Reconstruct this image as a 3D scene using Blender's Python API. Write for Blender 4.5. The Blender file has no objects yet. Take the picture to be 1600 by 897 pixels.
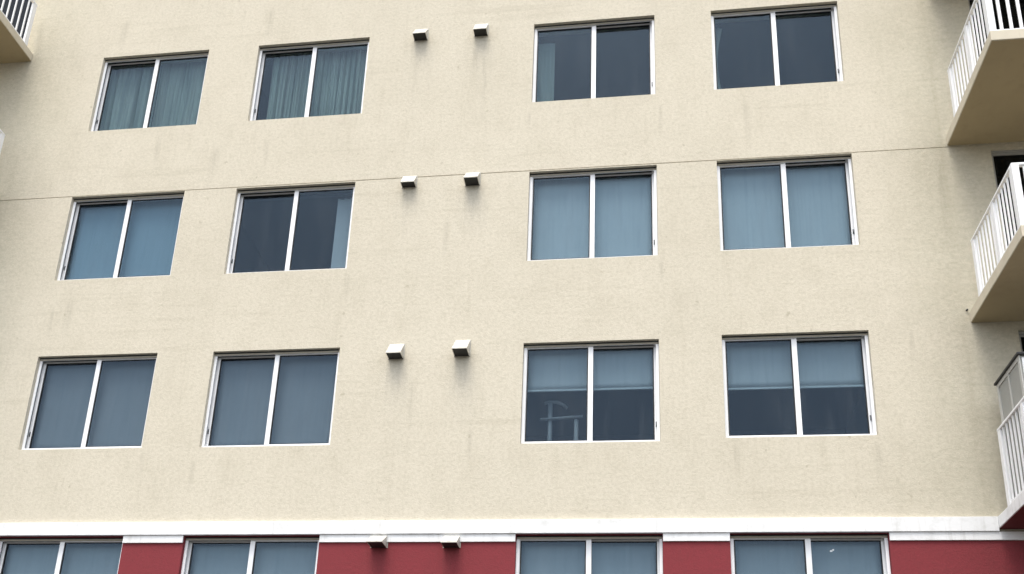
import bpy, bmesh, math, random
from mathutils import Vector, Matrix
random.seed(7)
sc = bpy.context.scene
col = sc.collection
R = math.radians

# ------------------------------------------------------------------ camera
cam_d = bpy.data.cameras.new('camera')
cam = bpy.data.objects.new('camera', cam_d)
col.objects.link(cam)
r2 = Vector((0.98958, 0.13790, 0.04150)).normalized()
fw = Vector((-0.14360, 0.93190, 0.33300)).normalized()
r2 = (r2 - fw * r2.dot(fw)).normalized()
u2 = r2.cross(fw)
cam.matrix_world = Matrix(((r2.x, u2.x, -fw.x, 8.898), (r2.y, u2.y, -fw.y, -12.335),
                           (r2.z, u2.z, -fw.z, 1.6), (0, 0, 0, 1)))
cam_d.sensor_width = 36
cam_d.lens = 35.2607
cam_d.shift_x = 0.0200
cam_d.shift_y = 0.2220
cam_d.clip_start = 0.1
cam_d.clip_end = 3000
sc.camera = cam

# ------------------------------------------------------------------ light: bright overcast day
SUN_EL, SUN_AZ = R(68), R(192)      # azimuth measured from +Y clockwise
w = bpy.data.worlds.new('World')
sc.world = w
w.use_nodes = True
nt = w.node_tree
nt.nodes.clear()
sky = nt.nodes.new('ShaderNodeTexSky')
sky.sky_type = 'NISHITA'
sky.sun_disc = False
sky.sun_elevation = SUN_EL
sky.sun_rotation = SUN_AZ
sky.air_density = 1.0
sky.dust_density = 3.0
hs = nt.nodes.new('ShaderNodeHueSaturation')
hs.inputs['Saturation'].default_value = 0.42
bg = nt.nodes.new('ShaderNodeBackground')
bg.inputs['Strength'].default_value = 0.15
wo = nt.nodes.new('ShaderNodeOutputWorld')
nt.links.new(sky.outputs[0], hs.inputs['Color'])
nt.links.new(hs.outputs[0], bg.inputs['Color'])
nt.links.new(bg.outputs[0], wo.inputs['Surface'])

sd = bpy.data.lights.new('sun', 'SUN')
sd.energy = 1.0
sd.angle = R(26)
sd.color = (1.0, 0.96, 0.88)
sun = bpy.data.objects.new('sun', sd)
col.objects.link(sun)
dirv = Vector((math.sin(SUN_AZ) * math.cos(SUN_EL), math.cos(SUN_AZ) * math.cos(SUN_EL), math.sin(SUN_EL)))
sun.rotation_euler = dirv.to_track_quat('Z', 'Y').to_euler()
sun.location = dirv * 60

sc.view_settings.view_transform = 'Standard'
sc.view_settings.look = 'None'
sc.view_settings.gamma = 1
sc.view_settings.exposure = 1.26
sc.view_settings.use_curve_mapping = False
sc.cycles.max_bounces = 8
sc.cycles.transparent_max_bounces = 16


# ------------------------------------------------------------------ materials
class NT:
    def __init__(s, name):
        s.m = bpy.data.materials.new(name)
        s.m.use_nodes = True
        s.t = s.m.node_tree
        s.t.nodes.clear()
        s.out = s.t.nodes.new('ShaderNodeOutputMaterial')
        s.tc = s.t.nodes.new('ShaderNodeTexCoord')

    def n(s, typ, **kw):
        nd = s.t.nodes.new(typ)
        for k, v in kw.items():
            setattr(nd, k, v)
        return nd

    def link(s, a, b):
        s.t.links.new(a, b)

    def val(s, sock, v):
        if isinstance(v, bpy.types.NodeSocket):
            s.link(v, sock)
        else:
            sock.default_value = v

    def math(s, op, a, b=0.0, c=None, clamp=False):
        nd = s.n('ShaderNodeMath', operation=op, use_clamp=clamp)
        s.val(nd.inputs[0], a)
        s.val(nd.inputs[1], b)
        if c is not None:
            s.val(nd.inputs[2], c)
        return nd.outputs[0]

    def noise(s, scale, vec_scale=(1, 1, 1), detail=4, rough=0.55, loc=(0, 0, 0)):
        mp = s.n('ShaderNodeMapping')
        mp.inputs['Scale'].default_value = vec_scale
        mp.inputs['Location'].default_value = loc
        s.link(s.tc.outputs['Object'], mp.inputs['Vector'])
        nd = s.n('ShaderNodeTexNoise')
        nd.inputs['Scale'].default_value = scale
        nd.inputs['Detail'].default_value = detail
        nd.inputs['Roughness'].default_value = rough
        s.link(mp.outputs[0], nd.inputs['Vector'])
        return nd.outputs['Fac']

    def ramp(s, fac, lo, hi, a=0.0, b=1.0):
        nd = s.n('ShaderNodeMapRange', interpolation_type='SMOOTHSTEP')
        s.val(nd.inputs['Value'], fac)
        nd.inputs['From Min'].default_value = lo
        nd.inputs['From Max'].default_value = hi
        nd.inputs['To Min'].default_value = a
        nd.inputs['To Max'].default_value = b
        return nd.outputs[0]

    def mix(s, fac, a, b, blend='MIX'):
        nd = s.n('ShaderNodeMix', data_type='RGBA', blend_type=blend)
        s.val(nd.inputs['Factor'], fac)
        s.val(nd.inputs['A'] if False else nd.inputs[6], a)
        s.val(nd.inputs[7], b)
        return nd.outputs[2]

    def bsdf(s, color, rough=0.8, bump=None, bdist=0.01, bstr=0.5, spec=0.3, metal=0.0):
        b = s.n('ShaderNodeBsdfPrincipled')
        s.val(b.inputs['Base Color'], color)
        s.val(b.inputs['Roughness'], rough)
        b.inputs['Specular IOR Level'].default_value = spec
        b.inputs['Metallic'].default_value = metal
        if bump is not None:
            bp = s.n('ShaderNodeBump')
            bp.inputs['Strength'].default_value = bstr
            bp.inputs['Distance'].default_value = bdist
            s.link(bump, bp.inputs['Height'])
            s.link(bp.outputs[0], b.inputs['Normal'])
        s.link(b.outputs[0], s.out.inputs['Surface'])
        return b


def rgb(r, g, b):
    return (r, g, b, 1.0)


VENTS = [(5.51, 14.115, .16, .24), (6.49, 14.11, .155, .255), (5.515, 11.275, .14, .215), (6.49, 11.245, .20, .245),
         (5.53, 8.355, .19, .245), (6.48, 8.365, .235, .265), (5.51, 5.545, .265, .180), (6.49, 5.542, .24, .180)]


# rain streaks on the wall: x, top z, length, half width
STREAKS = [(0.30, 15.1, .8, .10), (2.90, 15.1, .9, .09), (2.30, 12.35, 1.0, .13), (1.30, 12.6, .8, .08),
           (0.35, 9.6, .8, .10), (0.08, 9.45, .7, .06), (5.45, 13.98, 1.3, .05), (6.43, 13.9, .8, .05),
           (6.58, 13.8, 1.3, .06), (10.54, 12.6, 1.1, .08), (10.2, 7.0, .6, .07), (6.13, 10.8, 1.0, .06),
           (5.80, 8.1, 1.1, .07), (6.66, 7.3, .7, .05), (9.28, 12.6, .8, .05), (3.15, 12.4, .7, .07),
           (2.72, 6.9, .6, .06), (11.95, 7.0, .7, .08), (13.12, 11.3, 1.6, .06), (12.5, 8.6, .6, .05),
           (7.30, 12.6, .5, .05), (4.70, 9.85, .6, .06), (9.25, 9.85, .5, .05), (1.95, 7.0, .5, .06)]


def stucco(name, base, dirt, streak=1.0, pitch=2.845):
    t = NT(name)
    sep = t.n('ShaderNodeSeparateXYZ')
    t.link(t.tc.outputs['Object'], sep.inputs[0])
    X, Z = sep.outputs['X'], sep.outputs['Z']
    big = t.noise(0.55, detail=3)
    mid = t.noise(2.6, (1, 1, 0.7), detail=5, rough=0.6)
    fine = t.noise(22, detail=5, rough=0.7)
    grain = t.noise(60, detail=2, rough=0.6)
    vst = t.noise(3.2, (2.6, 1, 0.16), detail=6, rough=0.7)
    vst2 = t.noise(9.0, (2.2, 1, 0.12), detail=4, rough=0.65, loc=(3, 0, 7))
    hst = t.noise(1.2, (0.25, 1, 5.0), detail=4, rough=0.6, loc=(1, 0, 3))
    c = t.mix(t.ramp(big, 0.3, 0.75, 0.0, 0.12), base, dirt)
    c = t.mix(t.ramp(mid, 0.42, 0.75, 0.0, 0.13), c, dirt)
    c = t.mix(t.math('MULTIPLY', t.ramp(vst, 0.52, 0.85), 0.30 * streak), c, dirt)
    c = t.mix(t.math('MULTIPLY', t.ramp(hst, 0.55, 0.75), 0.22 * streak), c, dirt)
    mot = t.noise(9.0, (1, 1, 1.6), detail=5, rough=0.75, loc=(2, 5, 1))
    c = t.mix(t.ramp(mot, 0.48, 0.75, 0.0, 0.22), c, rgb(dirt[0] * 0.9, dirt[1] * 0.98, dirt[2] * 0.95))
    # run-off below the sills of each storey
    zz = t.math('MODULO', t.math('SUBTRACT', 12.74 + pitch * 4, Z), pitch)
    fall = t.ramp(zz, 0.0, 1.15, 1.0, 0.0)
    run = t.math('MULTIPLY', fall, t.math('MULTIPLY', t.ramp(vst2, 0.45, 0.8), t.ramp(mid, 0.4, 0.7)))
    c = t.mix(t.math('MULTIPLY', run, 0.24 * streak), c, dirt)
    # soot and drips below the vent hoods
    for vx, k in ((5.52, 0.0), (6.49, 2.3)):
        zv = t.math('MODULO', t.math('SUBTRACT', 14.09 + pitch * 4, Z), pitch)
        dx = t.math('ABSOLUTE', t.math('SUBTRACT', X, vx))
        wob = t.math('MULTIPLY', t.math('SUBTRACT', mid, 0.5), 0.25)
        dx = t.math('ADD', dx, wob)
        m1 = t.math('MULTIPLY', t.ramp(dx, 0.05, 0.24, 1.0, 0.0), t.ramp(zv, 0.0, 0.34, 1.0, 0.0))
        m2 = t.math('MULTIPLY', t.ramp(dx, 0.10, 0.34, 1.0, 0.0), t.ramp(zv, 0.05, 1.5, 1.0, 0.0))
        m2 = t.math('MULTIPLY', m2, t.ramp(vst2, 0.40, 0.68))
        c = t.mix(t.math('MULTIPLY', m1, 0.08 * streak * streak), c, rgb(0.16, 0.14, 0.11))
        c = t.mix(t.math('MULTIPLY', m2, 0.12 * streak * streak), c, rgb(0.24, 0.22, 0.18))
    # weathered strip beside the balconies
    dxb = t.math('ABSOLUTE', t.math('SUBTRACT', X, 13.17))
    c = t.mix(t.math('MULTIPLY', t.ramp(dxb, 0.0, 0.16, 1.0, 0.0), t.ramp(vst, 0.35, 0.7, 0.0, 0.22)), c, dirt)
    # greenish weathering next to the balconies
    for vx, sg in ((13.3, 1), (-1.4, -1)):
        d_ = t.math('ADD', t.math('MULTIPLY', t.math('SUBTRACT', X, vx), sg), t.math('MULTIPLY', t.math('SUBTRACT', big, 0.5), 1.6))
        pm = t.math('MULTIPLY', t.ramp(d_, -1.3, 0.0), t.ramp(mot, 0.30, 0.62, 0.35, 1.0))
        c = t.mix(t.math('MULTIPLY', pm, 0.34 * streak), c, rgb(dirt[0] * 0.92, dirt[1], dirt[2] * 0.98))
    # single rain streaks
    if streak > 0.9:
        tot = None
        for (px, pz, ln, wd) in STREAKS:
            wob = t.math('MULTIPLY', t.math('SUBTRACT', mid, 0.5), 0.10)
            dx = t.math('ABSOLUTE', t.math('ADD', t.math('SUBTRACT', X, px), wob))
            m_ = t.math('MULTIPLY', t.ramp(dx, 0.0, wd, 1.0, 0.0), t.ramp(t.math('SUBTRACT', pz, Z), 0.0, ln * 0.25))
            m_ = t.math('MULTIPLY', m_, t.ramp(t.math('SUBTRACT', pz, Z), ln * 0.3, ln, 1.0, 0.0))
            tot = m_ if tot is None else t.math('MAXIMUM', tot, m_)
        tot = t.math('MULTIPLY', tot, t.ramp(vst2, 0.30, 0.62, 0.25, 1.0))
        c = t.mix(t.math('MULTIPLY', tot, 0.26), c, rgb(0.27, 0.245, 0.19))
    # thin line of dirt on top of the trim board
    ed = t.math('MULTIPLY', t.ramp(Z, 5.918, 5.945, 1.0, 0.0), t.ramp(vst, 0.3, 0.6, 0.35, 0.8))
    c = t.mix(t.math('MULTIPLY', ed, 0.35 if streak > 0.9 else 0.0), c, rgb(0.22, 0.20, 0.15))
    # small scattered spots
    sp = t.noise(7.5, detail=2, rough=0.5, loc=(9, 2, 4))
    c = t.mix(t.ramp(sp, 0.70, 0.76, 0.0, 0.5), c, dirt)
    c = t.mix(t.ramp(fine, 0.40, 0.66, 0.0, 0.50), c, t.mix(0.5, dirt, c))
    c = t.mix(t.ramp(grain, 0.52, 0.75, 0.0, 0.22), c, dirt)
    h = t.math('ADD', fine, t.math('MULTIPLY', grain, 0.5))
    t.bsdf(c, 0.92, bump=h, bdist=0.012, bstr=0.45, spec=0.15)
    return t.m


def painted(name, base, dirt, amt=0.25, rough=0.5, bump=0.15, scale=6.0):
    t = NT(name)
    a = t.noise(scale, detail=5, rough=0.65)
    b = t.noise(scale * 0.9, (3, 3, 0.3), detail=4, rough=0.6, loc=(4, 1, 2))
    f = t.noise(scale * 7, detail=3)
    c = t.mix(t.ramp(a, 0.45, 0.8, 0, amt), base, dirt)
    c = t.mix(t.ramp(b, 0.52, 0.8, 0, amt), c, dirt)
    t.bsdf(c, rough, bump=f, bdist=0.004, bstr=bump, spec=0.35)
    return t.m


M = {}
M['cream'] = stucco('cream_stucco', rgb(0.632, 0.577, 0.464), rgb(0.36, 0.32, 0.23))
M['red'] = stucco('red_stucco', rgb(0.225, 0.040, 0.047), rgb(0.16, 0.040, 0.042), 0.5)
M['cream_plain'] = painted('cream_paint', rgb(0.60, 0.54, 0.42), rgb(0.33, 0.29, 0.20), 0.35, 0.85, 0.3, 3)
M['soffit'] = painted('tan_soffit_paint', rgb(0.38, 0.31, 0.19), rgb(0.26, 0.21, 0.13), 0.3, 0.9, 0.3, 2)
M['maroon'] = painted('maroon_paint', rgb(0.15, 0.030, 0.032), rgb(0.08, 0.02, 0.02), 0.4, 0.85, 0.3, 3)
M['white'] = painted('white_paint', rgb(0.80, 0.80, 0.79), rgb(0.46, 0.45, 0.41), 0.5, 0.7, 0.3, 5)
M['alu'] = painted('white_aluminium', rgb(0.86, 0.86, 0.86), rgb(0.55, 0.55, 0.54), 0.12, 0.4, 0.05, 9)
M['door_frame'] = painted('grey_door_frame', rgb(0.34, 0.34, 0.32), rgb(0.2, 0.2, 0.18), 0.3, 0.5)
M['head'] = painted('shaded_head_tone', rgb(0.33, 0.30, 0.24), rgb(0.20, 0.18, 0.14), 0.4, 0.7, 0.1, 9)  # brownish tone of the frame head as it looks in shade
M['hood'] = painted('hood_paint', rgb(0.55, 0.53, 0.47), rgb(0.28, 0.25, 0.19), 0.6, 0.5, 0.1, 14)
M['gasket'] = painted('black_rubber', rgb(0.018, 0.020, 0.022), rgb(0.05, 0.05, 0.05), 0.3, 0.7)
M['dark'] = painted('dark_metal', rgb(0.03, 0.03, 0.03), rgb(0.06, 0.055, 0.05), 0.3, 0.6)
M['latch'] = painted('grey_latch', rgb(0.12, 0.13, 0.14), rgb(0.06, 0.06, 0.06), 0.3, 0.4)
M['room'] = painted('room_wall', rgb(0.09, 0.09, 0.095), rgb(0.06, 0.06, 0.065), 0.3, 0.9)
M['cabinet'] = painted('grey_plastic', rgb(0.30, 0.30, 0.275), rgb(0.22, 0.22, 0.20), 0.3, 0.6, 0.2, 8)
M['cabinet_frame'] = painted('pale_grey_plastic', rgb(0.46, 0.455, 0.42), rgb(0.3, 0.3, 0.27), 0.3, 0.6, 0.2, 8)
M['stand'] = painted('pale_metal', rgb(0.34, 0.32, 0.31), rgb(0.25, 0.24, 0.23), 0.2, 0.5)
M['hem'] = painted('grey_hem_bar', rgb(0.74, 0.73, 0.71), rgb(0.6, 0.6, 0.6), 0.2, 0.6)
M['mark'] = painted('white_sticker', rgb(0.85, 0.85, 0.85), rgb(0.6, 0.6, 0.6), 0.3, 0.6)
M['stain_metal'] = painted('dull_steel', rgb(0.35, 0.35, 0.34), rgb(0.2, 0.17, 0.13), 0.4, 0.5)


def fabric(name, base, dark, fine=True):
    t = NT(name)
    a = t.noise(3.0, (1, 1, 0.25), detail=4, rough=0.6)
    v = t.noise(14.0, (1.5, 1, 0.06), detail=3, rough=0.5)
    c = t.mix(t.ramp(a, 0.35, 0.75, 0, 0.35), base, dark)
    c = t.mix(t.ramp(v, 0.42, 0.7, 0, 0.5), c, dark)  # vertical tone streaks, putting fold and wrinkle shading into the colour
    t.bsdf(c, 0.9, spec=0.1)
    return t.m


M['cur_green'] = fabric('sage_curtain', rgb(0.50, 0.52, 0.43), rgb(0.22, 0.24, 0.21))
M['cur_grey'] = fabric('grey_green_curtain', rgb(0.36, 0.37, 0.31), rgb(0.26, 0.28, 0.25))
M['bl_blue'] = fabric('blue_blind', rgb(0.47, 0.56, 0.61), rgb(0.40, 0.48, 0.53))
M['bl_pale'] = fabric('pale_blind', rgb(0.80, 0.78, 0.76), rgb(0.68, 0.67, 0.66))
M['bl_grey'] = fabric('grey_blind', rgb(0.44, 0.405, 0.40), rgb(0.37, 0.35, 0.35))
M['bl_mid'] = fabric('light_grey_blind', rgb(0.70, 0.67, 0.65), rgb(0.60, 0.58, 0.57))


def make_glass(name, tint, refl):
    t = NT(name)
    tr = t.n('ShaderNodeBsdfTransparent')
    tr.inputs['Color'].default_value = tint
    gl = t.n('ShaderNodeBsdfGlossy')
    gl.inputs['Color'].default_value = refl
    gl.inputs['Roughness'].default_value = 0.03
    # Schlick reflectance from the viewing angle, the same on both faces of the pane
    ge = t.n('ShaderNodeNewGeometry')
    dp = t.n('ShaderNodeVectorMath', operation='DOT_PRODUCT')
    t.link(ge.outputs['Normal'], dp.inputs[0])
    t.link(ge.outputs['Incoming'], dp.inputs[1])
    cs = t.math('SUBTRACT', 1.0, t.math('ABSOLUTE', dp.outputs['Value']), clamp=True)
    fr = t.math('MULTIPLY_ADD', t.math('POWER', cs, 5.0), 0.93, 0.024)
    # faint dust film on the outside
    df = t.n('ShaderNodeBsdfDiffuse')
    df.inputs['Color'].default_value = rgb(0.5, 0.52, 0.52)
    dn = t.noise(2.5, (2.0, 1, 0.35), detail=6, rough=0.7)
    m1 = t.n('ShaderNodeMixShader')
    t.link(fr, m1.inputs[0])
    t.link(tr.outputs[0], m1.inputs[1])
    t.link(gl.outputs[0], m1.inputs[2])
    m2 = t.n('ShaderNodeMixShader')
    t.link(t.ramp(dn, 0.4, 0.8, 0.004, 0.030), m2.inputs[0])
    t.link(m1.outputs[0], m2.inputs[1])
    t.link(df.outputs[0], m2.inputs[2])
    t.link(m2.outputs[0], t.out.inputs['Surface'])
    return t.m


M['glass'] = make_glass('blue_grey_glass', rgb(0.672, 0.742, 0.776), rgb(0.62, 0.80, 1.0))
M['glass_dark'] = make_glass('dark_glass', rgb(0.3, 0.33, 0.35), rgb(0.6, 0.65, 0.7))


def ground_mat():
    t = NT('weathered_asphalt')
    a = t.noise(0.3, detail=6)
    f = t.noise(40, detail=4)
    c = t.mix(t.ramp(a, 0.35, 0.7), rgb(0.05, 0.048, 0.043), rgb(0.075, 0.071, 0.062))
    c = t.mix(t.ramp(f, 0.4, 0.7, 0, 0.4), c, rgb(0.06, 0.06, 0.058))
    t.bsdf(c, 0.9, bump=f, bdist=0.01)
    return t.m


M['ground'] = ground_mat()


# ------------------------------------------------------------------ helpers
class MB:
    def __init__(s):
        s.bm = bmesh.new()

    def box(s, x0, x1, y0, y1, z0, z1, bev=0.0):
        v = [s.bm.verts.new(p) for p in ((x0, y0, z0), (x1, y0, z0), (x1, y1, z0), (x0, y1, z0),
                                         (x0, y0, z1), (x1, y0, z1), (x1, y1, z1), (x0, y1, z1))]
        fs = [s.bm.faces.new([v[i] for i in q]) for q in
              ((0, 3, 2, 1), (4, 5, 6, 7), (0, 1, 5, 4), (1, 2, 6, 5), (2, 3, 7, 6), (3, 0, 4, 7))]
        if bev:
            es = list({e for f in fs for e in f.edges})
            bmesh.ops.bevel(s.bm, geom=es, offset=bev, segments=2, affect='EDGES', profile=0.5)
        return s

    def poly(s, pts):
        s.bm.faces.new([s.bm.verts.new(p) for p in pts])
        return s

    def prism(s, pts, axis, a, b):
        """extrude a 2D outline (list of pairs) along axis 'x' or 'y' from a to b"""
        def P(q, t):
            return (t, q[0], q[1]) if axis == 'x' else (q[0], t, q[1])
        A = [s.bm.verts.new(P(q, a)) for q in pts]
        B = [s.bm.verts.new(P(q, b)) for q in pts]
        s.bm.faces.new(A)
        s.bm.faces.new(B[::-1])
        n = len(pts)
        for i in range(n):
            s.bm.faces.new((A[i], B[i], B[(i + 1) % n], A[(i + 1) % n]))
        return s

    def tube(s, pts, r, seg=10):
        pts = [Vector(p) for p in pts]
        rings = []
        for i, p in enumerate(pts):
            d = (pts[min(i + 1, len(pts) - 1)] - pts[max(i - 1, 0)]).normalized()
            up = Vector((0, 0, 1)) if abs(d.z) < 0.9 else Vector((1, 0, 0))
            a = d.cross(up).normalized()
            b = a.cross(d)
            rings.append([s.bm.verts.new(p + (a * math.cos(2 * math.pi * k / seg) + b * math.sin(2 * math.pi * k / seg)) * r)
                          for k in range(seg)])
        for A, B in zip(rings, rings[1:]):
            for k in range(seg):
                s.bm.faces.new((A[k], A[(k + 1) % seg], B[(k + 1) % seg], B[k]))
        s.bm.faces.new(rings[0][::-1])
        s.bm.faces.new(rings[-1])
        return s

    def build(s, name, mat, parent=None, label=None, smooth=False):
        bmesh.ops.recalc_face_normals(s.bm, faces=s.bm.faces)
        me = bpy.data.meshes.new(name)
        s.bm.to_mesh(me)
        s.bm.free()
        me.materials.append(mat)
        if smooth:
            for p in me.polygons:
                p.use_smooth = True
        return link(name, me, parent, label)


def link(name, me, parent=None, label=None):
    o = bpy.data.objects.new(name, me)
    col.objects.link(o)
    if parent is not None:
        o.parent = parent
    if label:
        o['label'] = label
    return o


def tag(o, label, cat=None, group=None, kind=None):
    if label:
        o['label'] = label
    if cat:
        o['category'] = cat
    if group:
        o['group'] = group
    if kind:
        o['kind'] = kind
    return o


# ------------------------------------------------------------------ the setting
g = MB()
g.poly([(-600, -900, 0), (600, -900, 0), (600, 600, 0), (-600, 600, 0)])
ground = g.build('ground', M['ground'])
tag(ground, 'weathered grey asphalt ground in front of the apartment building', kind='structure')

# ------------------------------------------------------------------ the building
building = bpy.data.objects.new('apartment_building', None)
col.objects.link(building)
tag(building, 'cream stucco apartment building with sliding windows, red lower storey and white railed balconies', 'building')

#     x0      x1      z0      z1     sliding side
WIN = {
    (0, 0): (0.016, 1.898, 12.738, 14.272), (0, 1): (2.763, 4.650, 12.739, 14.274),
    (0, 2): (7.337, 9.223, 12.732, 14.272), (0, 3): (10.083, 11.969, 12.743, 14.269),
    (1, 0): (-0.013, 1.893, 9.906, 11.450), (1, 1): (2.751, 4.663, 9.896, 11.440),
    (1, 2): (7.343, 9.220, 9.888, 11.440), (1, 3): (10.082, 11.970, 9.916, 11.448),
    (2, 0): (-0.004, 1.903, 7.057, 8.583), (2, 1): (2.774, 4.689, 7.047, 8.573),
    (2, 2): (7.344, 9.211, 7.018, 8.548), (2, 3): (10.055, 11.971, 7.050, 8.579),
    (3, 0): (-0.030, 1.870, 4.190, 5.723), (3, 1): (2.752, 4.680, 4.190, 5.725),
    (3, 2): (7.332, 9.220, 4.190, 5.725), (3, 3): (10.060, 11.980, 4.190, 5.728),
}
XR, XL = 13.266, -1.321                  # inner edges of the balcony slabs
YD = 1.916                               # how far they reach out
SLABS_R = [14.325, 11.481, 8.636, 5.765]  # undersides
SLABS_L = [14.315, 11.471, 8.626]
TH = 0.155
DOORS = []
for zb, zh in ((11.481 + TH, 14.235), (8.636 + TH, 11.392), (5.765 + TH, 8.512)):
    DOORS.append((13.835, 15.9, zb, zh))
for zb, zh in ((11.471 + TH, 14.230), (8.626 + TH, 11.385)):
    DOORS.append((-3.98, -1.92, zb, zh))
DOORS.append((-3.98, -1.56, 14.315 + TH, 17.07))
DOORS.append((13.835, 15.9, 14.325 + TH, 17.08))
X0, X1, ZT = -9.0, 21.0, 20.0
ZSPLIT = 5.735                           # cream above, red below
JZ0, JZ1 = 11.4535, 11.4680              # horizontal control joint
TK = 0.26                                # wall thickness


def wall_sheet(name, mat, z0, z1, holes, joint=False, label=None):
    xs = sorted({X0, X1, *[h[0] for h in holes], *[h[1] for h in holes]})
    zs = sorted({z0, z1, *[min(max(h[2], z0), z1) for h in holes], *[min(max(h[3], z0), z1) for h in holes],
                 *((JZ0, JZ1) if joint else ())})
    bm = bmesh.new()

    def hole(x, z):
        return any(h[0] < x < h[1] and h[2] < z < h[3] for h in holes)

    def dep(z):
        return 0.008 if joint and JZ0 < z < JZ1 else 0.0
    for i in range(len(xs) - 1):
        for j in range(len(zs) - 1):
            a, b, c, d = xs[i], xs[i + 1], zs[j], zs[j + 1]
            if b - a < 1e-6 or d - c < 1e-6:
                continue
            mx, mz = (a + b) / 2, (c + d) / 2
            if hole(mx, mz):
                continue
            y = dep(mz)
            bm.faces.new([bm.verts.new(p) for p in ((a, y, c), (b, y, c), (b, y, d), (a, y, d))])
            if j + 1 < len(zs) - 1 and not hole(mx, (zs[j + 1] + zs[j + 2]) / 2):
                y2 = dep((zs[j + 1] + zs[j + 2]) / 2)
                if abs(y2 - y) > 1e-6:
                    bm.faces.new([bm.verts.new(p) for p in ((a, y, d), (b, y, d), (b, y2, d), (a, y2, d))])
    for (a, b, c, d) in holes:
        c, d = max(c, z0), min(d, z1)
        if d <= c:
            continue
        for q in (((a, 0, c), (a, 0, d), (a, TK, d), (a, TK, c)), ((b, 0, c), (b, TK, c), (b, TK, d), (b, 0, d)),
                  ((a, 0, d), (b, 0, d), (b, TK, d), (a, TK, d)), ((a, 0, c), (a, TK, c), (b, TK, c), (b, 0, c))):
            bm.faces.new([bm.verts.new(p) for p in q])
    bmesh.ops.remove_doubles(bm, verts=bm.verts, dist=1e-5)
    bmesh.ops.recalc_face_normals(bm, faces=bm.faces)
    me = bpy.data.meshes.new(name)
    bm.to_mesh(me)
    bm.free()
    me.materials.append(mat)
    return link(name, me, building, label)


H_up = [WIN[k] for k in WIN if k[0] < 3] + DOORS
H_dn = [WIN[k] for k in WIN if k[0] == 3]
wall_up = wall_sheet('wall', M['cream'], ZSPLIT, ZT, H_up, joint=True, label='cream stucco upper wall with rain streaks')
wall_dn = wall_sheet('lower_wall', M['red'], 0, ZSPLIT - 0.002, H_dn, label='red stucco wall of the lower storeys')
# sides, back and roof so that the building closes
mb = MB()
mb.box(X0, X0 + 0.25, 0.003, 12, 0, ZT)
mb.box(X1 - 0.25, X1, 0.003, 12, 0, ZT)
mb.box(X0 + 0.25, X1 - 0.25, 11.75, 12, 0, ZT)
mb.build('side_wall', M['cream_plain'], building)
mb = MB()
mb.box(X0 - 0.1, X1 + 0.1, -0.1, 12.1, ZT + 0.002, ZT + 0.4)
mb.build('roof', M['white'], building)

# white trim: a proud upper board and a lower board cut by the windows
mb = MB()
mb.box(X0, XR - 0.002, -0.045, 0.0, 5.7295, 5.918, bev=0.004)
mb.build('trim_board', M['white'], building, 'wide white trim board under the cream wall')
edges = [X0] + [v for k in range(4) for v in WIN[(3, k)][:2]] + [X1]
for i in range(0, len(edges), 2):
    mb = MB()
    a = edges[i] + (0.004 if i else 0)
    b = edges[i + 1] - (0.004 if i + 2 < len(edges) else 0)
    mb.box(a, b, -0.024, 0.0, 5.622, 5.7285, bev=0.003)
    mb.build('trim_board', M['white'], building, 'narrow white trim board between the windows of the red storey')


# ------------------------------------------------------------------ windows
def frame_ring(mb, x0, x1, z0, z1, y0, y1, tl, tr, tb, tt):
    """four members butted end to end"""
    if tl:
        mb.box(x0, x0 + tl, y0, y1, z0, z1)
    if tr:
        mb.box(x1 - tr, x1, y0, y1, z0, z1)
    mb.box(x0 + tl, x1 - tr, y0, y1, z0, z0 + tb)
    mb.box(x0 + tl, x1 - tr, y0, y1, z1 - tt, z1)


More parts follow.
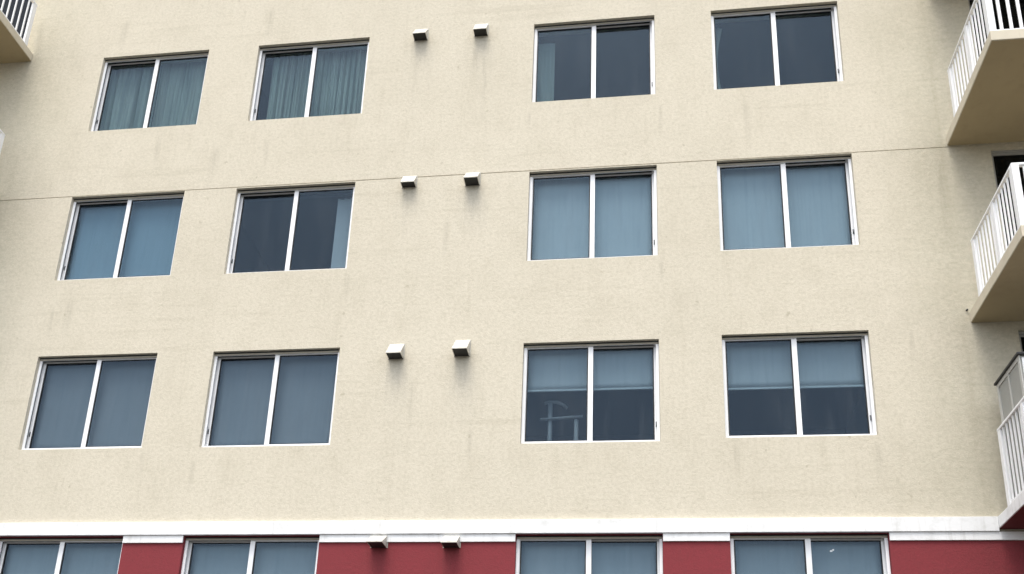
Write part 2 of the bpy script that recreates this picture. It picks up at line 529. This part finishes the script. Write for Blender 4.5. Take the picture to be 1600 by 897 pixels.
def make_window(key, label=None):
    x0, x1, z0, z1 = WIN[key]
    left = key[1] < 2                     # sliding sash on the left, else on the right
    e = 0.003
    x0 += e; x1 -= e; z0 += e; z1 -= e
    y = 0.060
    mb = MB()
    # outer frame: front lip and two track rails
    frame_ring(mb, x0, x1, z0, z1, y, y + 0.018, 0.038, 0.038, 0.042, 0.040)
    frame_ring(mb, x0, x1, z0, z1, y + 0.018, y + 0.125, 0.016, 0.016, 0.018, 0.018)
    root = mb.build('window', M['alu'], building, label)
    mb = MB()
    mb.box(x0 + 0.001, x1 - 0.001, y - 0.007, y - 0.0005, z1 - 0.042, z1 - 0.0165)  # tan band that paints the recess shade onto the frame head
    mb.build('head_shade_band', M['head'], root)
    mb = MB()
    mb.box(x0 + 0.001, x1 - 0.001, y - 0.012, y - 0.0005, z1 - 0.0160, z1 + 0.0005)  # black strip painting the shadow line along the top of the recess
    mb.build('head_shadow_line', M['gasket'], root)
    xm = (x0 + x1) / 2
    fx = (xm - 0.034, x1 - 0.017) if left else (x0 + 0.017, xm + 0.034)
    sx = (x0 + 0.017, xm + 0.026) if left else (xm - 0.026, x1 - 0.017)
    # dark weather strip behind the jamb lip on the sliding side
    mb = MB()
    if left:
        mb.box(x0 + 0.0165, x0 + 0.0195, y + 0.019, y + 0.060, z0 + 0.02, z1 - 0.02)
    else:
        mb.box(x1 - 0.0195, x1 - 0.0165, y + 0.019, y + 0.060, z0 + 0.02, z1 - 0.02)
    mb.box(sx[0] + 0.002, sx[1] - 0.05, y + 0.019, y + 0.0655, z1 - 0.0300, z1 - 0.0185)  # head piece darkens the gap under the frame head, as shade would
    mb.build('weather_shade_strip', M['gasket'], root)

    def sash(nm, xa, xb, ya, stile_l, stile_r):
        za, zb = z0 + 0.019, z1 - 0.019
        m_ = MB()
        frame_ring(m_, xa, xb, za, zb, ya, ya + 0.030, stile_l, stile_r, 0.038, 0.034)
        s_ = m_.build(nm, M['alu'], root)
        m_ = MB()
        gx0, gx1, gz0, gz1 = xa + stile_l, xb - stile_r, za + 0.038, zb - 0.034
        frame_ring(m_, gx0 + .0005, gx1 - .0005, gz0 + .0005, gz1 - .0005, ya + 0.004, ya + 0.026, 0.016, 0.016, 0.010, 0.014)
        m_.build('gasket', M['gasket'], root)
        m_ = MB()
        m_.box(gx0 + 0.0165, gx1 - 0.0165, ya + 0.010, ya + 0.016, gz0 + 0.0105, gz1 - 0.0145)
        m_.build('pane', M['glass'], root)
        return gx0, gx1, gz0, gz1
    if left:
        sash('fixed_sash', fx[0], fx[1], y + 0.020, 0.068, 0.014)
        sash('sliding_sash', sx[0], sx[1], y + 0.066, 0.050, 0.045)
        lx = sx[0] + 0.018
    else:
        sash('fixed_sash', fx[0], fx[1], y + 0.020, 0.030, 0.068)
        sash('sliding_sash', sx[0], sx[1], y + 0.066, 0.045, 0.050)
        lx = sx[1] - 0.036
    mb = MB()
    lz = z0 + 0.26
    mb.box(lx, lx + 0.016, y + 0.054, y + 0.0655, lz, lz + 0.075, bev=0.003)
    mb.box(lx + 0.002, lx + 0.014, y + 0.044, y + 0.0535, lz + 0.018, lz + 0.045)
    mb.build('latch', M['latch'], root)
    return root


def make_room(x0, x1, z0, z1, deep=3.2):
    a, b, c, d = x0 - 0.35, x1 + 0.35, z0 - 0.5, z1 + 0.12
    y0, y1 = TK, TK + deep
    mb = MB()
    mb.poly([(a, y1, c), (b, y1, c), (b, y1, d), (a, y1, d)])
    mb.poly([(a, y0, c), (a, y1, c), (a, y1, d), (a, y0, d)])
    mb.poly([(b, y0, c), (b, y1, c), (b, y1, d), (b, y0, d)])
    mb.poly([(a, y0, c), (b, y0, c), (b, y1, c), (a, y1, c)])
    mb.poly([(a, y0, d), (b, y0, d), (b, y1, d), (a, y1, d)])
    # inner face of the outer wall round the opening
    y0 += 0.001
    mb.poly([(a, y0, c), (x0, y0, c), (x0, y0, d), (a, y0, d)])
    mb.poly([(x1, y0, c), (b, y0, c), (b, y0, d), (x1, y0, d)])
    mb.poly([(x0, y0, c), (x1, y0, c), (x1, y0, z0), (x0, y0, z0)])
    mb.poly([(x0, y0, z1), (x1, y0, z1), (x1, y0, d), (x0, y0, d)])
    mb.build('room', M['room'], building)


windows = {}
for k in WIN:
    windows[k] = make_window(k)
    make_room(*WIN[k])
for k in range(4):
    windows[(3, k)]['label'] = 'sliding window set in the red wall below the white trim'


def make_door(x0, x1, z0, z1):
    mb = MB()
    e = 0.003
    x0 += e; x1 -= e; z0 += e; z1 -= e
    frame_ring(mb, x0, x1, z0, z1, 0.05, 0.19, 0.022, 0.022, 0.03, 0.03)
    d = mb.build('balcony_door', M['door_frame'], building)
    xm = (x0 + x1) / 2
    for i, (a, b, y) in enumerate(((x0 + 0.023, xm + 0.03, 0.07), (xm - 0.03, x1 - 0.023, 0.125))):
        mb = MB()
        frame_ring(mb, a, b, z0 + 0.031, z1 - 0.031, y, y + 0.04, 0.02, 0.04, 0.09, 0.03)
        mb.build('door_leaf', M['door_frame'], d)
        mb = MB()
        mb.box(a + 0.021, b - 0.041, y + 0.016, y + 0.022, z0 + 0.122, z1 - 0.062)
        mb.build('pane', M['glass_dark'], d)
    return d


for q in DOORS:
    make_door(*q)
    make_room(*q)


# ------------------------------------------------------------------ balconies
def make_balcony(side, zb, rail_h, mat_top, mat_under, label, xfar, p0=-0.395):
    """side +1: slab starts at XR and runs right; -1: starts at XL and runs left"""
    xe = XR if side > 0 else XL

    def sx(t):                                # distance from the near edge -> x
        return xe + side * t

    def bx(mb, t0, t1, y0, y1, z0, z1, bev=0):
        a, b = sorted((sx(t0), sx(t1)))
        mb.box(a, b, y0, y1, z0, z1, bev)
    Wd = abs(xfar - xe)
    mb = MB()
    bx(mb, 0, Wd, -YD, -0.001, zb + 0.006, zb + TH, bev=0.006)
    root = mb.build('balcony', mat_top, building, label)
    mb = MB()                                 # painted soffit panel with a drip edge margin
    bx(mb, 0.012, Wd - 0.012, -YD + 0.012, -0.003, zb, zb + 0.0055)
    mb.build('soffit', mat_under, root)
    zt = zb + TH
    zr = zt + rail_h
    pm, p1 = -1.165, -YD + 0.045
    posts = []
    pw = 0.030
    ti = 0.032                                # inset of the rail plane

    def post(tc, yc, hw=pw, hy=None):
        m_ = MB()
        bx(m_, tc - hw, tc + hw, yc - (hy or hw), yc + (hy or hw), zt, zr - 0.034, bev=0.004)
        m_.build('post', M['alu'], root)
    post(ti, p0, 0.020, 0.044)
    post(ti, pm, 0.020, 0.042)
    post(ti + 0.012, p1, 0.040, 0.040)
    post(Wd - ti - 0.012, p1, 0.040, 0.040)
    post(Wd - ti, p0, 0.020, 0.044)
    post(Wd / 2, p1, 0.040, 0.020)
    # bottom rails and top rails
    for tc in (ti, Wd - ti):
        m_ = MB()
        bx(m_, tc - 0.012, tc + 0.012, p1 + 0.042, pm - 0.044, zt + 0.018, zt + 0.042)
        bx(m_, tc - 0.012, tc + 0.012, pm + 0.044, p0 - 0.046, zt + 0.018, zt + 0.042)
        m_.build('bottom_rail', M['alu'], root)
    m_ = MB()
    bx(m_, ti + 0.054, Wd / 2 - 0.042, p1 - 0.012, p1 + 0.012, zt + 0.018, zt + 0.042)
    bx(m_, Wd / 2 + 0.042, Wd - ti - 0.054, p1 - 0.012, p1 + 0.012, zt + 0.018, zt + 0.042)
    m_.build('bottom_rail', M['alu'], root)
    for tc in (ti, Wd - ti):
        m_ = MB()
        bx(m_, tc - 0.024, tc + 0.024, p1 + 0.027, p0 + 0.050, zr - 0.034, zr, bev=0.007)
        m_.build('top_rail', M['alu'], root)
        m_ = MB()                             # bracket back to the wall
        bx(m_, tc - 0.010, tc + 0.010, p0 + 0.0505, -0.0005, zr - 0.030, zr - 0.012)
        #m_.build('wall_bracket', M['alu'], root)
        m_.bm.free()
    m_ = MB()
    bx(m_, ti - 0.024, Wd - ti + 0.024, p1 - 0.026, p1 + 0.026, zr - 0.0345, zr + 0.001, bev=0.007)
    m_.build('top_rail', M['alu'], root)
    # balusters: one mesh along the sides, one along the front
    zb0, zb1 = zt + 0.043, zr - 0.035
    bm1 = MB()
    bm1.box(-0.009, 0.009, -0.011, 0.011, 0, zb1 - zb0)
    first = bm1.build('baluster', M['alu'], root)
    side_me = first.data
    bm2 = MB()
    bm2.box(-0.018, 0.018, -0.010, 0.010, 0, zb1 - zb0)
    f2 = bm2.build('baluster', M['alu'], root)
    front_me = f2.data
    used1 = used2 = False
    for tc in (ti, Wd - ti):
        for (ya, yb) in ((p0, pm), (pm, p1)):
            n = 7
            for i in range(1, n):
                yy = ya + (yb - ya) * i / n
                if not used1:
                    o = first; used1 = True
                else:
                    o = first.copy(); col.objects.link(o); o.parent = root
                o.location = (sx(tc), yy, zb0)
    for (ta, tb) in ((ti + 0.012, Wd / 2), (Wd / 2, Wd - ti - 0.012)):
        n = max(2, round((tb - ta) / 0.118))
        for i in range(1, n):
            if not used2:
                o = f2; used2 = True
            else:
                o = f2.copy(); col.objects.link(o); o.parent = root
            o.location = (sx(ta + (tb - ta) * i / n), p1, zb0)
    return root


XFR, XFL = 16.6, -4.65
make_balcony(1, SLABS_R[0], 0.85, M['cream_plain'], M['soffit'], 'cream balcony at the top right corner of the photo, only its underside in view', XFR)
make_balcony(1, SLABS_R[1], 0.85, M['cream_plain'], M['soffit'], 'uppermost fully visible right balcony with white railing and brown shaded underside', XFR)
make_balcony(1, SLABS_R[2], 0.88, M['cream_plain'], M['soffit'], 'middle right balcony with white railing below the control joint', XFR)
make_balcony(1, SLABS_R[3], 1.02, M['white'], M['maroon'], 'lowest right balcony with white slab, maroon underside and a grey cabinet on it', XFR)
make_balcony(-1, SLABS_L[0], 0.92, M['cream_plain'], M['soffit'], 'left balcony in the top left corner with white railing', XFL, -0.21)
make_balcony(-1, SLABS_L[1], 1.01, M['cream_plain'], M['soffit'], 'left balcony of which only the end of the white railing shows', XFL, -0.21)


# ------------------------------------------------------------------ vent hoods
def make_vent(xc, zb, d, h, wd=0.212):
    a, b = -wd / 2, wd / 2
    t = 0.006
    mb = MB()
    bm = mb.bm
    lip = 0.012

    def V(*p):
        return bm.verts.new(p)
    # outer wedge with a small front lip, open underneath, walls of real thickness
    out = [(a, 0, h), (b, 0, h), (a, -d, lip), (b, -d, lip), (a, -d, 0), (b, -d, 0), (a, 0, 0), (b, 0, 0)]
    inn = [(a + t, 0, h - 2 * t), (b - t, 0, h - 2 * t), (a + t, -d + t, lip), (b - t, -d + t, lip),
           (a + t, -d + t, 0), (b - t, -d + t, 0), (a + t, 0, 0), (b - t, 0, 0)]
    O = [V(*p) for p in out]
    I = [V(*p) for p in inn]
    for S in (O, I):
        for q in ((0, 2, 3, 1), (2, 4, 5, 3), (0, 6, 4, 2), (1, 3, 5, 7)):
            bm.faces.new([S[i] for i in q])
    for (i, j) in ((4, 5), (4, 6), (5, 7)):
        bm.faces.new((O[i], O[j], I[j], I[i]))
    o = mb.build('vent_hood', M['hood'], building)
    o.location = (xc, 0, zb)
    mb = MB()
    mb.box(a + t + .001, b - t - .001, -d + t + 0.002, -0.001, 0.006, 0.011)  # dark sheet across the whole opening, standing in for the shade inside the hood
    mb.build('damper_shade', M['dark'], o)
    mb = MB()
    mb.box(a - 0.012, a - 0.0005, -0.006, 0.0, 0.0, h * 0.98)
    mb.build('flange', M['hood'], o)
    mb = MB()
    mb.box(b + 0.0005, b + 0.012, -0.006, 0.0, 0.0, h * 0.98)
    mb.build('flange', M['hood'], o)
    return o


for i, (vx, vz, vd, vh) in enumerate(VENTS):
    if i < 6:
        make_vent(vx, vz, vd * 1.0, vh)
    else:
        o = make_vent(vx, vz, vd, vh)
        o.location.y = -0.001


mb = MB()
mb.tube([(13.235, -0.03, 8.82), (13.235, 0.0, 8.825)], 0.013)
mb.build('drain_outlet', M['dark'], building, 'tiny dark drain outlet beside the middle right balcony')

# ------------------------------------------------------------------ what hangs behind the panes
def curtain(x0, x1, z0, z1, mat, label, folds, amp=0.035, y=0.24, seed=1, taper=0.0, group=None):
    rnd = random.Random(seed)
    n = max(24, int((x1 - x0) / 0.006))
    ph = [rnd.uniform(0, 6.28) for _ in range(4)]
    prof = []
    for i in range(n + 1):
        u = i / n
        f = folds
        t_ = f * u + 0.35 * math.sin(2 * math.pi * 0.9 * u + ph[0]) + 0.12 * math.sin(2 * math.pi * 2.3 * u + ph[1])
        v = 1.0 - abs(math.sin(math.pi * t_ + ph[3])) ** 0.38      # narrow deep valleys between broad folds
        v += 0.12 * math.sin(2 * math.pi * f * 2.7 * u + ph[2])
        prof.append(v)
    rows = 9
    bm = bmesh.new()
    sheets = []
    for th in (0.0, 0.004):
        grid = []
        for j in range(rows + 1):
            w_ = j / rows
            r_ = []
            for i in range(n + 1):
                u = i / n
                xa = x0 + (x1 - x0) * u * (1 - taper * math.sin(math.pi * min(1, (1 - w_) * 1.0)) )
                a_ = amp * (0.55 + 0.45 * (1 - w_))
                dx_ = (x1 - x0) / n * (min(i + 1, n) - max(i - 1, 0))
                dy_ = (prof[min(i + 1, n)] - prof[max(i - 1, 0)]) * a_
                ln_ = math.hypot(dx_, dy_)
                xa += -th * dy_ / ln_
                yy = y + th * dx_ / ln_ + prof[i] * amp * (0.55 + 0.45 * (1 - w_)) + 0.006 * math.sin(5 * w_ + 9 * u)
                r_.append(bm.verts.new((xa, yy, z0 + (z1 - z0) * w_)))
            grid.append(r_)
        sheets.append(grid)
        for j in range(rows):
            for i in range(n):
                bm.faces.new((grid[j][i], grid[j][i + 1], grid[j + 1][i + 1], grid[j + 1][i]))
    A, B = sheets
    for j in (0, rows):
        for i in range(n):
            bm.faces.new((A[j][i], A[j][i + 1], B[j][i + 1], B[j][i]))
    for i in (0, n):
        for j in range(rows):
            bm.faces.new((A[j][i], A[j + 1][i], B[j + 1][i], B[j][i]))
    bmesh.ops.recalc_face_normals(bm, faces=bm.faces)
    me = bpy.data.meshes.new('curtain')
    bm.to_mesh(me)
    bm.free()
    me.materials.append(mat)
    for p in me.polygons:
        p.use_smooth = True
    o = link('curtain', me)
    tag(o, label, 'curtain', group)
    return o


def roller(key, drop, mat, label, y=0.215, split=False):
    """roller blind: sheet > tube and bottom bar; drop = fraction of the window height covered"""
    x0, x1, z0, z1 = WIN[key]
    a, b = x0 + 0.03, x1 - 0.03
    zt = z1 + 0.0
    zb = z1 - (z1 - z0 + 0.02) * drop
    mb = MB()
    bm = mb.bm
    n, m_ = 14, 8
    rnd = random.Random(hash(key) % 1000)
    p1, p2 = rnd.uniform(0, 6), rnd.uniform(0, 6)
    G = []
    for th in (0, 0.003):
        g_ = []
        for j in range(m_ + 1):
            r_ = []
            for i in range(n + 1):
                u, v = i / n, j / m_
                yy = y + th + 0.004 * math.sin(4 * u + p1) * (1 - v) + 0.003 * math.sin(7 * u + 3 * v + p2) * (1 - v)
                r_.append(bm.verts.new((a + (b - a) * u, yy, zb + (zt - zb) * v)))
            g_.append(r_)
        G.append(g_)
        for j in range(m_):
            for i in range(n):
                bm.faces.new((g_[j][i], g_[j][i + 1], g_[j + 1][i + 1], g_[j + 1][i]))
    A, B = G
    for j in (0, m_):
        for i in range(n):
            bm.faces.new((A[j][i], A[j][i + 1], B[j][i + 1], B[j][i]))
    for i in (0, n):
        for j in range(m_):
            bm.faces.new((A[j][i], A[j + 1][i], B[j + 1][i], B[j][i]))
    o = mb.build('roller_blind', mat, smooth=True)
    tag(o, label, 'blind', 'roller blinds behind the panes')
    mb = MB()
    mb.box(a, b, y - 0.010, y + 0.014, zb - 0.028, zb - 0.0005, bev=0.004)
    mb.build('bottom_bar', M['hem'], o)
    mb = MB()
    mb.tube([(a, y + 0.025, z1 + 0.03), (b, y + 0.025, z1 + 0.03)], 0.02)
    mb.build('tube', M['stain_metal'], o)
    return o


W = WIN
# top row
k = W[(0, 0)]
xm = (k[0] + k[1]) / 2
curtain(k[0] - .05, xm - 0.01, k[2] - .05, k[3] + 0.08, M['cur_green'], 'sage curtain in broad folds, left pane of the leftmost top row window', 3.4, 0.16, seed=3, group='curtains of the top row')
curtain(xm + 0.01, k[1] + .05, k[2] - .05, k[3] + 0.08, M['cur_green'], 'finely pleated sage curtain, right pane of the leftmost top row window', 14, 0.035, seed=5, group='curtains of the top row')
k = W[(0, 1)]
xm = (k[0] + k[1]) / 2
curtain(k[0] + .15, xm + 0.03, k[2] - .05, k[3] + 0.08, M['cur_green'], 'crumpled sage curtain, left pane of the top row window left of the vents', 6.5, 0.17, seed=11, group='curtains of the top row')
curtain(xm + 0.0, k[1] + .05, k[2] - .05, k[3] + 0.08, M['cur_green'], 'sage curtain with narrow folds, right pane of the top row window left of the vents', 8, 0.13, seed=12, group='curtains of the top row')
k = W[(0, 2)]
curtain(k[0] + .03, k[0] + .32, k[2] - .05, k[3] - 0.17, M['cur_grey'], 'narrow grey green curtain in the dark top row window right of the vents', 1.6, 0.02, seed=21)
k = W[(0, 3)]
curtain(k[0] + .02, k[0] + .19, k[2] - .05, k[3] - 0.12, M['cur_grey'], 'thin pinched curtain at the left edge of the rightmost top row window', 1.5, 0.015, seed=22, taper=0.55)
# second row
roller((1, 0), 1.0, M['bl_blue'], 'blue closed roller blind in the leftmost window of the second row')
k = W[(1, 1)]
vb = bpy.data.objects.new('vertical_blind', None)
col.objects.link(vb)
vb.location = (k[1] - 0.22, 0.24, k[2])
tag(vb, 'pale vertical blind slats drawn to the right edge of the dark second row window', 'blind')
for i in range(3):
    mb = MB()
    c_, s_ = math.cos(0.25), math.sin(0.25)
    x_, wd_ = 0.10 * i - 0.06, 0.098
    pts = [(x_ - wd_ / 2 * c_, -wd_ / 2 * s_), (x_ + wd_ / 2 * c_, wd_ / 2 * s_),
           (x_ + wd_ / 2 * c_, wd_ / 2 * s_ + 0.003), (x_ - wd_ / 2 * c_, -wd_ / 2 * s_ + 0.003)]
    A = [mb.bm.verts.new((p[0], p[1], 0.01)) for p in pts]
    B = [mb.bm.verts.new((p[0], p[1], 1.42)) for p in pts]
    mb.bm.faces.new(A)
    mb.bm.faces.new(B[::-1])
    for q in range(4):
        mb.bm.faces.new((A[q], B[q], B[(q + 1) % 4], A[(q + 1) % 4]))
    mb.build('slat', M['bl_mid'], vb)
mb = MB()
mb.box(-1.60, 0.20, -0.02, 0.04, 1.50, 1.53)
mb.build('head_rail', M['latch'], vb)
roller((1, 2), 1.0, M['bl_pale'], 'pale closed roller blind in the second row window right of the vents')
roller((1, 3), 1.0, M['bl_pale'], 'pale closed roller blind in the rightmost window of the second row')
# third row
roller((2, 0), 1.0, M['bl_grey'], 'grey closed roller blind in the leftmost window of the third row')
roller((2, 1), 1.0, M['bl_grey'], 'grey closed roller blind in the third row window left of the vents')
roller((2, 2), 0.405, M['bl_mid'], 'half lowered blind above the pale metal stand in the third row')
roller((2, 3), 0.455, M['bl_mid'], 'half lowered blind in the rightmost window of the third row')
# bottom row
roller((3, 0), 1.0, M['bl_mid'], 'closed blind in the leftmost window of the red storey')
roller((3, 1), 1.0, M['bl_mid'], 'closed blind in the red storey window left of the two vents')
roller((3, 2), 1.0, M['bl_mid'], 'closed blind in the red storey window right of the two vents')
roller((3, 3), 1.0, M['bl_mid'], 'closed blind in the rightmost window of the red storey')

# pale stand seen through the left pane of the third-row window
stand = bpy.data.objects.new('metal_stand', None)
col.objects.link(stand)
stand.location = (7.85, 0.4, 6.55)
tag(stand, 'pale metal stand with curved top bar behind a lower left pane, third row', 'stand')


def wl(p):
    return (p[0] - 7.85, p[1] - 0.4, p[2] - 6.55)


mb = MB()
mb.tube([wl(p) for p in ((7.62, .4, 7.80), (7.70, .4, 7.825), (7.80, .4, 7.815), (7.88, .4, 7.78), (7.94, .4, 7.72))], 0.022)
mb.build('top_bar', M['stand'], stand, smooth=True)
mb = MB()
mb.tube([wl(p) for p in ((7.70, .4, 6.55), (7.705, .4, 7.795))], 0.033)
mb.build('post', M['stand'], stand, smooth=True)
mb = MB()
mb.tube([wl(p) for p in ((8.07, .4, 6.55), (8.07, .4, 7.535))], 0.033)
mb.build('post', M['stand'], stand, smooth=True)
mb = MB()
mb.tube([wl(p) for p in ((7.57, .36, 7.535), (8.16, .36, 7.570))], 0.02)
mb.build('crossbar', M['stand'], stand, smooth=True)

# small white mark on a pane of the bottom right window
mb = MB()
mb.box(11.285, 11.315, 0.108, 0.111, 5.515, 5.535)
mb.box(11.315, 11.335, 0.108, 0.111, 5.53, 5.55)
mb.build('sticker', M['mark'], windows[(3, 3)], 'small white mark on the glass')

# ------------------------------------------------------------------ cabinet on the lowest right balcony
cab = bpy.data.objects.new('storage_cabinet', None)
col.objects.link(cab)
zc = SLABS_R[3] + TH
cab.location = (13.33, -0.39, zc)
tag(cab, 'grey cabinet with a dark lid standing behind the lowest right balcony railing', 'cabinet')
cw, cd, ch = 1.05, 0.78, 1.60
mb = MB()
mb.box(0.012, cw - 0.012, -cd + 0.012, -0.012, 0.0, ch)
mb.build('body', M['cabinet'], cab)
mb = MB()
for (ya, yb) in ((-0.055, 0.0), (-cd, -cd + 0.055)):
    mb.box(0.0, 0.0115, ya, yb, 0, ch)
for (za, zb_) in ((0.0, 0.06), (ch - 0.05, ch)):
    mb.box(0.0, 0.0115, -cd + 0.0555, -0.0555, za, zb_)
mb.box(0.0, 0.0115, -cd / 2 - 0.014, -cd / 2 + 0.014, 0.0605, ch - 0.0505)
mb.build('side_frame', M['cabinet_frame'], cab)
for s in (0, 1):
    mb = MB()
    mb.box(0.03 + s * cw / 2, cw / 2 - 0.005 + s * (cw / 2 - 0.025), -cd - 0.004, -cd + 0.0115, 0.05, ch - 0.03, bev=0.003)
    d_ = mb.build('door', M['white'], cab)
    mb = MB()
    hx = cw / 2 + (-0.06 if s == 0 else 0.04)
    mb.box(hx, hx + 0.018, -cd - 0.022, -cd - 0.005, 0.75, 0.90)
    mb.build('handle', M['dark'], d_)
mb = MB()
mb.box(-0.025, cw + 0.025, -cd - 0.03, 0.02, ch + 0.001, ch + 0.034, bev=0.008)
mb.build('lid', M['dark'], cab)
